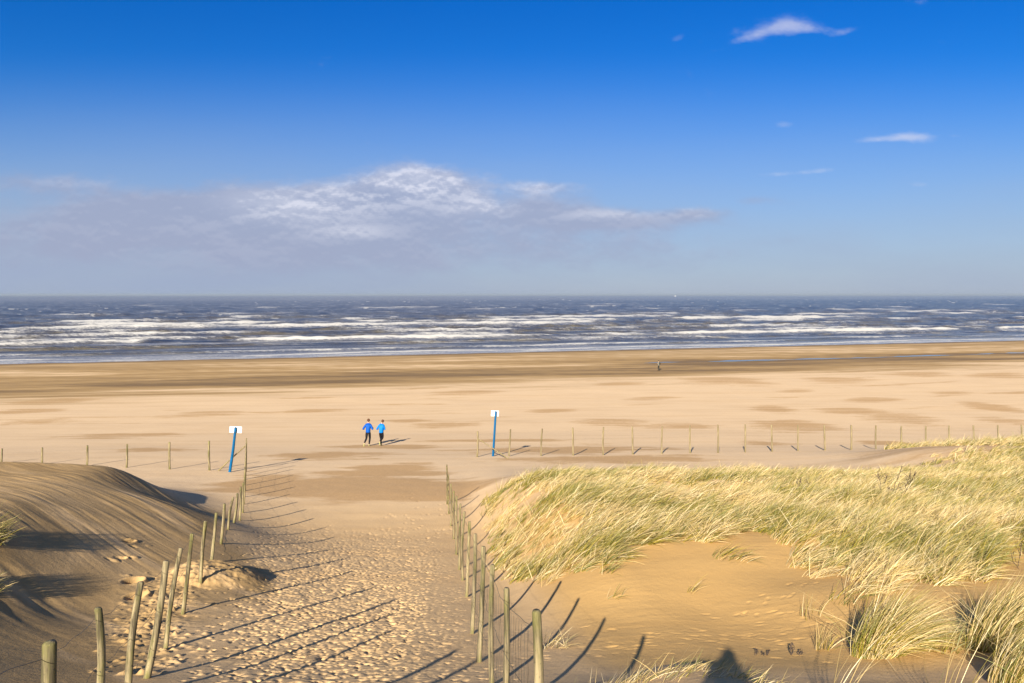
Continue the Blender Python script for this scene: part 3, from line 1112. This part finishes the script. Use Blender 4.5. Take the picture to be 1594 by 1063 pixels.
def grass_mask(x, y, z):
    u = 797 + F * x / y
    v = 459 + F * (CAMZ - z) / y
    lim = np.interp(u, lu, lv)
    low = sst(lim - v, -3, 3)
    lowfar = (x > 30)
    edge = sst(x - xfr(y) - .62 + .3 * pn(x / 1.1, y / 1.1, 500), -.15, .3)
    # far side of the dune
    yb = 28.8 + 1.2 * pn(x / 3.0, 2.2, 501) + 1.5 * sst(x, 6, 12) - 2.2 * sst(x, 2.5, -2)
    far = sst(yb - y, -.6, .6)
    far = np.maximum(far, sst(x + 1.2 * pn(x / 2, y / 2, 503) - (23.5 + (44 - y) * .35), -1, 1.5) * sst(y, 33, 35) * sst(y, 47, 44))
    far = np.maximum(far, sst(x, 12.5, 16) * sst(y, 34, 32) * sst(pn(x / 2.5, y / 1.5, 505), -.2, .2))
    far = np.maximum(far, sst(x, 19, 22) * sst(y, 36, 34) * sst(pn(x / 2.5, y / 1.5, 506), -.45, -.1))
    hole = 1 - np.exp(-(((x - 4.7) / 1.25) ** 2 + ((y - 22.4) / 2.4) ** 2) ** 2)
    hole = hole * (1 - np.exp(-(((x - 2.7) / .7) ** 2 + ((y - 13.5) / .5) ** 2) ** 2) * .85)
    hole = hole * (1 - .9 * sst(pn(x / 1.7, y / .9, 507), .26, .42) * sst(y, 18, 15))
    return low * edge * far * hole


def build_dune_grass():
    xs = rng.uniform(-3, 36, 36000)
    ys = rng.uniform(10, 47, 36000)
    keep = (np.abs(xs) < .80 * ys + 1.5)
    xs, ys = xs[keep], ys[keep]
    zs = height(xs, ys)
    mk = grass_mask(xs, ys, zs)
    dens = np.interp(ys, [10, 16, 24, 30, 46], [1.0, .9, .62, .5, .45])
    keep = rng.uniform(0, 1, len(xs)) < mk * dens
    xs, ys = xs[keep], ys[keep]
    nb = np.interp(ys, [10, 16, 24, 46], [62, 52, 40, 34]).astype(int)
    tid = np.repeat(np.arange(len(xs)), nb)
    n_ = len(tid)
    rad = rng.uniform(.04, .20, len(xs))
    a = rng.uniform(0, 2 * math.pi, n_)
    rr = np.sqrt(rng.uniform(0, 1, n_)) * rad[tid]
    rx = xs[tid] + rr * np.cos(a) * 1.3
    ry = ys[tid] + rr * np.sin(a)
    rz = height(rx, ry, False) - .03
    tl = rng.uniform(.38, .75, len(xs)) * (1 + .25 * pn(xs / 3, ys / 3, 510)) * np.interp(ys, [12, 20, 30, 34, 38], [1.02, .9, .8, .9, 1.25])
    L = tl[tid] * rng.uniform(.6, 1.15, n_)
    waz = .12 + .35 * pn(xs / 4.0, ys / 3.0, 512)
    az = waz[tid] + rng.normal(0, .38, n_)
    lean = rng.uniform(.6, 1.05, len(xs)) + .3 * pn(xs / 2.2, ys / 2.2, 514)
    th0 = np.clip(lean[tid] + rng.normal(0, .2, n_) - .1, -.1, 1.2)
    th1 = np.clip(th0 + rng.uniform(.55, 1.1, n_), .7, 1.85)
    # wild blades that lean elsewhere
    wild = rng.uniform(0, 1, n_) < .04
    az = np.where(wild, rng.uniform(-1.5, 2.4, n_), az)
    th1 = np.where(wild, th0 + .2, th1)
    sf = .47 + 1.1 * fbm(xs / 3.8, ys / 2.2, 520, 3, .6) - .16 * sst(ys, 16, 12)
    sf = np.clip(sf + .12, .12, .93)
    col = pick_colors(n_, sf[tid], rx, ry)
    wd = rng.uniform(.005, .0088, n_) * np.interp(ry, [10, 20, 40], [1.0, 1.35, 2.2])
    o = blades('dune_grass', np.stack([rx, ry, rz], -1), L, az, th0, th1, wd, col)
    tag(o, 'dense windblown marram grass, green and straw, covering the dune right of the path', 'grass', kind='stuff')
    print('dune blades', n_)


build_dune_grass()


def tussock(label, u, D, n_, rad, L, straw=.5, spread=.45, lean=.45, az0=.15, wid=.008, x=None, name='grass_tussock', cat='grass tussock', group=None, bend=1.0):
    cx = X(u, D) if x is None else x
    org = (cx, D, hz(cx, D))
    a = rng.uniform(0, 2 * math.pi, n_)
    rr = np.sqrt(rng.uniform(0, 1, n_)) * rad
    rx = cx + rr * np.cos(a) * 1.25
    ry = D + rr * np.sin(a)
    rz = height(rx, ry, False) - .03
    ln = L * rng.uniform(.5, 1.1, n_) * (1 - .3 * (rr / rad) ** 2)
    az = az0 + rng.normal(0, spread, n_)
    th0 = np.clip(lean + rng.normal(0, .14, n_) + .25 * (rx - cx) / rad, -.3, 1.3)
    th1 = np.clip(th0 + rng.uniform(.35, 1.15, n_) * bend, -.2, 1.9)
    wild = rng.uniform(0, 1, n_) < .035
    az = np.where(wild, rng.uniform(-2, 3, n_), az)
    col = pick_colors(n_, np.full(n_, straw), rx, ry)
    o = blades(name, np.stack([rx, ry, rz], -1), ln, az, th0, th1, np.full(n_, wid) * rng.uniform(.7, 1.3, n_), col, None, org)
    tag(o, label, cat, group)
    return o


tussock('tall windswept marram tussock alone on the sand, left of the two in the corner', 1362, 8.95, 2600, .23, 1.2, .55, .26, lean=.48, wid=.0055, bend=1.3)
tussock('dense arching marram tussock at the right edge, behind the lowest corner tussock', 1548, 8.7, 2500, .25, 1.1, .55, .26, lean=.5, wid=.0055, bend=1.3)
tussock('nearest marram tussock, arching up from the bottom right corner of the view', 1585, 7.5, 2000, .24, .82, .5, .26, lean=.55, wid=.0055, bend=1.15)
tussock('low sparse grass tussock on shaded sand beside the tall lone tussock', 1480, 8.9, 160, .3, .5, .4, wid=.006)
tussock('small upright grass tuft with spread blades on the sand foot left of the tall tussock', 1282, 9.35, 60, .08, .48, .7, .8, .1, wid=.006)
tussock('thin curved sprig pair on the open sand face below the dune grass', 1262, 10.6, 14, .14, .55, .5, .5, .1, wid=.006)
tussock('scattered wiry sprig on sand between the open face and the lone tussock', 1318, 10.9, 50, .25, .5, .2, .5, .5, wid=.007)
tussock('small sprig with bent blades on the sand beside the pale sand patch', 955, 11.9, 20, .1, .42, .3, .5, .6, wid=.006)
tussock('little wisp of grass at the upper edge of the pale sand patch', 945, 13.0, 34, .12, .5, .4, .5, .55, wid=.008)
tussock('faint sprig of grass in the middle of the open sand face', 1078, 12.0, 18, .08, .5, .5, .5, .5, wid=.006)
tussock('thin flat-lying grass wisps under the dune edge above the open sand face', 1135, 13.5, 70, .3, .6, .3, .4, .8, wid=.007)
tussock('fallen pale grass blades beside the right path fence', 862, 9.9, 50, .16, .5, .85, .9, .6, wid=.005)
tussock('yellow grass tuft growing at the left edge of the view on the bare dune', -48, 12.6, 600, .38, .75, .35, .6, .25, -.1, .008)
tussock('lower yellow green grass tuft at the left edge under the other one', -52, 10.8, 400, .30, .5, .35, .6, .25, .1, .008)
tussock('tiny yellow grass patch on the crest of the bare left dune', 78, 33.0, 160, .7, .4, .7, .5, .5, .1, .02)
# thin tall stalks that rise from the bottom edge
tussock('few long pale stalks rising in front of the lone tussock', 1302, 6.1, 16, .10, 1.0, .95, .25, .35, .1, .005, bend=.5)
tussock('few long green stalks in front of the corner tussocks', 1478, 6.2, 14, .12, .9, .6, .25, .2, .1, .005, bend=.5)
k = 0
for (u, D, nn, L, lab) in [(872, 5.6, 110, .34, 'straw grass on the near dune crest just right of the nearest pole'), (930, 5.3, 150, .36, 'long straw grass lying over the near crest at the bottom edge'), (1010, 5.2, 150, .34, 'pale grass on the near crest left of the head shaped shadow'),
                           (1085, 5.1, 90, .24, 'short grass on the near crest below the head shaped shadow'), (1165, 5.2, 70, .24, 'dry grass on the near crest right of the head shaped shadow'), (1250, 5.2, 90, .3, 'tangled grass on the near crest under the small upright tuft')]:
    tussock(lab, u, D, nn, .26, L, .75, .6, .75, .1, .004, bend=.8)
# grey dead twigs standing out of the dune grass and on the shaded sand
M_TWIG = simple('dead_twig', (.09, .065, .05), .9, .3, 20)


def twig(label, u, D, h, n_):
    x = X(u, D)
    org = Vector((x, D, hz(x, D)))
    bm = bmesh.new()
    for k in range(n_):
        p = Vector((random.gauss(0, h * .35), random.gauss(0, h * .2), -.02))
        d = Vector((random.gauss(.15, .2), random.gauss(0, .2), 1)).normalized()
        hh = h * random.uniform(.5, 1.1)
        a = p + d * hh
        wire_mesh([p + org, p + org + d * hh * .5 + Vector((random.gauss(0, .02), 0, 0)), a + org], .004 + .0002 * D, 0, org, bm, .003)
        for j in range(3):
            q = p + d * hh * random.uniform(.35, .9)
            e = q + Vector((random.gauss(0, .25), random.gauss(0, .2), random.uniform(.15, .5))) * hh * .5
            wire_mesh([q + org, e + org], .003 + .0002 * D, 0, org, bm, .002)
    o = bm_obj('dry_twig', bm, M_TWIG, None, True, org)
    tag(o, label, 'twig', 'dead twigs in the dune grass')


for (u, D, h, n_, lab) in [(1362, 22.5, .75, 4, 'dark twigs above the dune grass, upper left cluster'), (1378, 19.0, .6, 7, 'dark upright stalks in the middle of the dune grass'), (1245, 20.5, .5, 8, 'brown stalk cluster in the dune grass left of the other twigs'),
                           (1420, 22.2, .55, 4, 'dark twigs in the dune grass to the right, near the sandy hollow'), (1238, 9.2, .16, 5, 'small dark twig on the shaded sand left of the small upright tuft'), (1185, 9.25, .12, 6, 'low dark twigs on the trampled sand below the open face'),
                           (1452, 9.3, .3, 5, 'bare twig bunch just right of the tall lone tussock'), (1565, 12.2, .55, 2, 'thin brown stalk on the sand at the right edge')]:
    twig(lab, u, D, h, n_)


# ------------------------------------------------------------------ people
M_SKIN = simple('skin', (.55, .34, .24), .6, .06)


def skin_mesh(name, chains, mt, parent, sub=2):
    """chains: list of lists of (x, y, z, r); equal points are welded"""
    key = {}
    vs, es, rs = [], [], []
    for ch in chains:
        prev = None
        for p in ch:
            k = tuple(round(c, 4) for c in p[:3])
            if k not in key:
                key[k] = len(vs)
                vs.append(p[:3])
                r = p[3]
                rs.append(r if isinstance(r, tuple) else (r, r))
            i = key[k]
            if prev is not None and prev != i:
                es.append((prev, i))
            prev = i
    me = bpy.data.meshes.new(name)
    me.from_pydata(vs, es, [])
    o = bpy.data.objects.new(name, me)
    C.objects.link(o)
    md = o.modifiers.new('skin', 'SKIN')
    sv = me.skin_vertices[0].data
    for i, r in enumerate(rs):
        sv[i].radius = r
        sv[i].use_root = False
    sv[0].use_root = True
    md.use_smooth_shade = True
    sb = o.modifiers.new('sub', 'SUBSURF')
    sb.levels = sub
    sb.render_levels = sub
    dg = bpy.context.evaluated_depsgraph_get()
    ev = o.evaluated_get(dg)
    m2 = bpy.data.meshes.new_from_object(ev)
    bpy.data.objects.remove(o)
    bpy.data.meshes.remove(me)
    m2.name = name
    for p in m2.polygons:
        p.use_smooth = True
    m2.materials.clear()
    m2.materials.append(mt)
    o = bpy.data.objects.new(name, m2)
    C.objects.link(o)
    o.parent = parent
    return o


def V(*a):
    return np.array(a, float)


def person(label, loc, rz, pose, col, scale=1.0):
    e = empty('person', loc, rz)
    tag(e, label, 'person')
    e.scale = (scale,) * 3
    hip = V(0, 0, .93)
    lean = pose.get('lean', .0)
    sp = V(0, math.sin(lean), math.cos(lean))
    waist = hip + sp * .14
    chest = hip + sp * .34
    nk0 = hip + sp * .50
    neck = hip + sp * .57
    hd = pose.get('head', V(0, .02, 0))
    jaw = neck + sp * .06 + hd * .5
    skull = neck + sp * .17 + hd
    crown = neck + sp * .245 + hd * .9
    body = [[(*hip, .085), (*waist, .085), (*chest, .10), (*nk0, .07), (*neck, .048), (*jaw, .058), (*skull, .088), (*crown, .062)]]
    fwd = np.array([hd[0] * 2, 1.0, 0])
    fwd /= np.linalg.norm(fwd)
    nose = skull + fwd * .098 + V(0, 0, -.03)
    body.append([(*skull, .088), (*nose, .014)])
    jacket = [[(*(hip - sp * .08), .165), (*(hip + V(0, 0, .04)), .172), (*waist, .165), (*chest, .185), (*nk0, .12), (*(neck + sp * .035), .075)]]
    tights = [[(*(waist - sp * .02), .125), (*hip, .13)]]
    shoes = []
    for s, nm in ((-1, 'l'), (1, 'r')):
        hj = hip + V(s * .085, 0, -.04)
        kn, an = pose['knee' + nm], pose['ankle' + nm]
        td = pose.get('toe' + nm, V(0, 1, 0))
        td = td / np.linalg.norm(td)
        ft = an + td * .13 + V(0, 0, -.045)
        toe = an + td * .20 + V(0, 0, -.055)
        body.append([(*hip, .085), (*hj, .085), (*((hj + kn) / 2), .072), (*kn, .055), (*(kn * .6 + an * .4), .052), (*an, .036), (*ft, .03), (*toe, .02)])
        tights.append([(*hip, .13), (*hj, .097), (*((hj + kn) / 2), .092), (*kn, .070), (*(kn * .6 + an * .4), .068), (*(an + (kn - an) * .03), .048)])
        shoes.append([(*(an - td * .05 + V(0, 0, -.03)), .044), (*(an + V(0, 0, -.02)), .05), (*ft, .046), (*toe, .034)])
        sh = chest + sp * .115 + V(s * .165, 0, 0)
        el, wr = pose['elbow' + nm], pose['wrist' + nm]
        hv = pose.get('hand' + nm, wr - el)
        hv = hv / np.linalg.norm(hv)
        palm = wr + hv * .055
        kn_ = wr + hv * .09
        body.append([(*chest, .125), (*sh, .062), (*((sh + el) / 2), .046), (*el, .036), (*((el + wr) / 2), .033), (*wr, .024), (*palm, .03), (*kn_, .026)])
        side = np.cross(hv, V(0, 0, 1))
        if np.linalg.norm(side) < .2:
            side = V(0, 1, 0)
        side /= np.linalg.norm(side)
        cur = np.cross(side, hv)
        for q, lf in zip((-1.5, -.5, .5, 1.5), (.058, .072, .078, .066)):
            r0 = kn_ + side * q * .017
            m1 = r0 + hv * lf * .55 - cur * .012
            m2 = r0 + hv * lf * .85 - cur * .035
            body.append([(*kn_, .026), (*r0, .010), (*m1, .0088), (*m2, .0075)])
        th = palm + side * .04 * (-s) + hv * .01
        body.append([(*palm, .03), (*th, .011), (*(th + hv * .045 - cur * .01), .009)])
        jacket.append([(*chest, .185), (*sh, .095), (*((sh + el) / 2), .075), (*el, .064), (*((el + wr) / 2), .055), (*(wr * .96 + el * .04), .044)])
    skin_mesh('body', body, M_SKIN, e, 2)
    skin_mesh('jacket', jacket, col['top'], e, 2)
    skin_mesh('trousers', tights, col['legs'], e, 2)
    for s_ in shoes:
        skin_mesh('shoe', [s_], col['shoes'], e, 2)
    # hair: cap over the back and top of the skull
    bm = bmesh.new()
    bmesh.ops.create_uvsphere(bm, u_segments=20, v_segments=14, radius=1)
    for v in list(bm.verts):
        if v.co.y * .8 - v.co.z * .9 > .25:
            bm.verts.remove(v)
    for v in bm.verts:
        k = .104 + .006 * pn(v.co.x * 4 + 3, v.co.z * 4 + v.co.y * 3, 7)
        v.co = Vector((v.co.x * k * .93, v.co.y * k * 1.05, v.co.z * k * 1.12)) + Vector(skull + V(0, -.006, .022))
    bm_obj('hair', bm, col['hair'], e)
    # ears and eyes
    for s in (-1, 1):
        bm = bmesh.new()
        bmesh.ops.create_uvsphere(bm, u_segments=8, v_segments=6, radius=.011, matrix=Matrix.Translation(Vector(skull + fwd * .082 + V(s * .033, 0, .005))))
        bm_obj('eye', bm, col['dark'], e)
    if 'pack' in col:
        bm = bmesh.new()
        bmesh.ops.create_cube(bm, size=1, matrix=Matrix.Translation(Vector(chest + V(0, -.2, -.02))) @ Matrix.Diagonal((.28, .16, .42, 1)))
        bmesh.ops.bevel(bm, geom=bm.edges[:], offset=.05, segments=3, affect='EDGES')
        bm_obj('backpack', bm, col['pack'], e)
    return e


MB1 = simple('deep_blue_jacket', (.001, .075, .38), .6, .12, 8)
MB2 = simple('bright_blue_jacket', (.001, .17, .60), .6, .12, 8)
MBK = simple('black_leggings', (.010, .010, .014), .7, .2)
MSH = simple('pale_yellow_shoe', (.36, .36, .16), .6, .15)
MHR = simple('brown_hair', (.10, .045, .025), .8, .3, 40)
MDK = simple('dark_cloth', (.03, .03, .025), .8, .2)
MGR = simple('grey_coat', (.18, .17, .14), .8, .2)
colA = dict(top=MB1, legs=MBK, shoes=MSH, hair=MHR, dark=MDK)
colB = dict(top=MB2, legs=MBK, shoes=MSH, hair=MHR, dark=MDK)
D1 = 50.6
x1 = X(573, D1)
D2 = 50.9
x2 = X(593.5, D2)
poseA = dict(lean=.10, head=V(.02, .02, 0), kneel=V(-.11, .02, .50), anklel=V(-.24, -.22, .20), toel=V(-.1, .35, -.8), kneer=V(.11, .10, .50), ankler=V(.06, .06, .075),
             elbowl=V(-.33, -.08, 1.13), wristl=V(-.30, .14, 1.10), elbowr=V(.30, -.10, 1.10), wristr=V(.30, .13, 1.16))
poseB = dict(lean=.13, head=V(.07, .03, -.01), kneel=V(-.07, .12, .50), anklel=V(.0, -.02, .075), kneer=V(.08, .08, .52), ankler=V(-.04, -.28, .30), toer=V(0, .2, -.9),
             elbowl=V(-.30, -.10, 1.14), wristl=V(-.28, .12, 1.12), elbowr=V(.24, .02, 1.10), wristr=V(.14, .22, 1.16))
person('runner in a deep blue jacket and black leggings seen from behind, left of the pair', (x1, D1, hz(x1, D1)), .12, poseA, colA, 1.03)
person('right runner of the pair, in a lighter sky blue jacket and black leggings', (x2, D2, hz(x2, D2)), -.1, poseB, colB, .99)
D3 = 129.0
x3 = X(1025.5, D3)
poseC = dict(lean=.04, head=V(0, .02, 0), kneel=V(-.08, .10, .50), anklel=V(-.07, .04, .085), kneer=V(.08, .02, .50), ankler=V(.08, -.12, .10),
             elbowl=V(-.28, .02, 1.16), wristl=V(-.12, .22, 1.22), elbowr=V(.28, .02, 1.16), wristr=V(.12, .22, 1.22))
person('lone walker in dark clothes with a backpack, small on the wet sand near the water', (x3, D3, hz(x3, D3)), .9, poseC, dict(top=MGR, legs=MDK, shoes=MDK, hair=MDK, dark=MDK, pack=MDK), 1.0)
# the photographer behind the camera, whose head throws the dark peak onto the sand
poseD = dict(lean=.02, head=V(0, .03, 0), kneel=V(-.12, .04, .50), anklel=V(-.14, -.02, .085), kneer=V(.12, .04, .50), ankler=V(.15, 0, .085),
             elbowl=V(-.30, .08, 1.20), wristl=V(-.12, .20, 1.50), elbowr=V(.30, .08, 1.20), wristr=V(.12, .20, 1.50))
xp, yp = 0.0, -0.34
ph = person('photographer standing on the dune top behind the camera, in a loose dark coat', (xp, yp, hz(xp, yp)), 0, poseD, dict(top=MGR, legs=MDK, shoes=MDK, hair=MHR, dark=MDK), 1.0)
ph.scale = (.92, 1.0, 1.08)
ph.location.x = -.05
bm = bmesh.new()
bmesh.ops.create_cone(bm, cap_ends=False, segments=18, radius1=.23, radius2=.05, depth=.46, matrix=Matrix.Translation((0, .0, 1.56)))
bmesh.ops.subdivide_edges(bm, edges=bm.edges[:], cuts=2)
for v in bm.verts:
    v.co.x *= 1 + .05 * math.sin(v.co.z * 20)
bm_obj('hood', bm, MGR, ph)

# ------------------------------------------------------------------ far sailing boat
MSAIL = simple('white_sail', (.6, .6, .6), .7, .04)
MHULL = simple('white_hull', (.75, .75, .75), .5, .04)


def boat():
    D = 6500.0
    e = empty('sailing_boat', (X(1051, D), D, 0.1))
    tag(e, 'tiny white sailing boat far out on the horizon', 'boat')
    bm = bmesh.new()
    secs = []
    for (x, w, zt) in [(-6, .8, 1.3), (-3, 1.7, 1.2), (0, 1.9, 1.25), (3, 1.4, 1.4), (6.3, .08, 1.8)]:
        secs.append([bm.verts.new(Vector((x, yy, zz))) for yy, zz in ((-w, zt), (-w * .75, 0), (0, -.7), (w * .75, 0), (w, zt))])
    for a, b in zip(secs[:-1], secs[1:]):
        for k in range(4):
            bm.faces.new((a[k], a[k + 1], b[k + 1], b[k]))
        bm.faces.new((a[0], b[0], b[4], a[4]))
    bm.faces.new(secs[0])
    bm_obj('hull', bm, MHULL, e)
    bm = bmesh.new()
    bmesh.ops.create_cone(bm, cap_ends=True, segments=8, radius1=.12, radius2=.08, depth=14, matrix=Matrix.Translation((.6, 0, 8)))
    bm_obj('mast', bm, M_WIRE, e)
    for nm, tri in (('mainsail', [(.4, 0, 2.6), (-5.2, .5, 2.6), (.5, 0, 14.6)]), ('jib', [(6.0, 0, 2.0), (.9, .4, 2.4), (.8, 0, 12.6)])):
        bm = bmesh.new()
        a, b, c = [Vector(p) for p in tri]
        n_ = 8
        g = []
        for i in range(n_ + 1):
            for j in range(2):
                pass
        g = [[a.lerp(c, i / n_).lerp(b.lerp(c, i / n_), j / 6) + Vector((0, .6 * math.sin(math.pi * j / 6) * (1 - i / n_), 0)) for j in range(7)] for i in range(n_ + 1)]
        vg = [[bm.verts.new(p) for p in r] for r in g]
        for i in range(n_):
            for j in range(6):
                bm.faces.new((vg[i][j], vg[i][j + 1], vg[i + 1][j + 1], vg[i + 1][j]))
        o = bm_obj(nm, bm, MSAIL, e)
        md = o.modifiers.new('thickness', 'SOLIDIFY')
        md.thickness = .03


boat()

# ------------------------------------------------------------------ sea air that pales the far water
def haze():
    bm = bmesh.new()
    bmesh.ops.create_cube(bm, size=1)
    m, t = mat('sea_air')
    v = t.n('ShaderNodeVolumePrincipled')
    v.inputs['Color'].default_value = (.42, .50, .60, 1)
    v.inputs['Density'].default_value = 0.00008
    v.inputs['Anisotropy'].default_value = 0.0
    o = t.n('ShaderNodeOutputMaterial')
    t.put(o.inputs['Volume'], v.outputs[0])
    ob = bm_obj('haze', bm, m, None, False)
    ob.scale = (200000, 98000, 42)
    ob.location = (0, 42000, 6)
    tag(ob, kind='stuff')


haze()
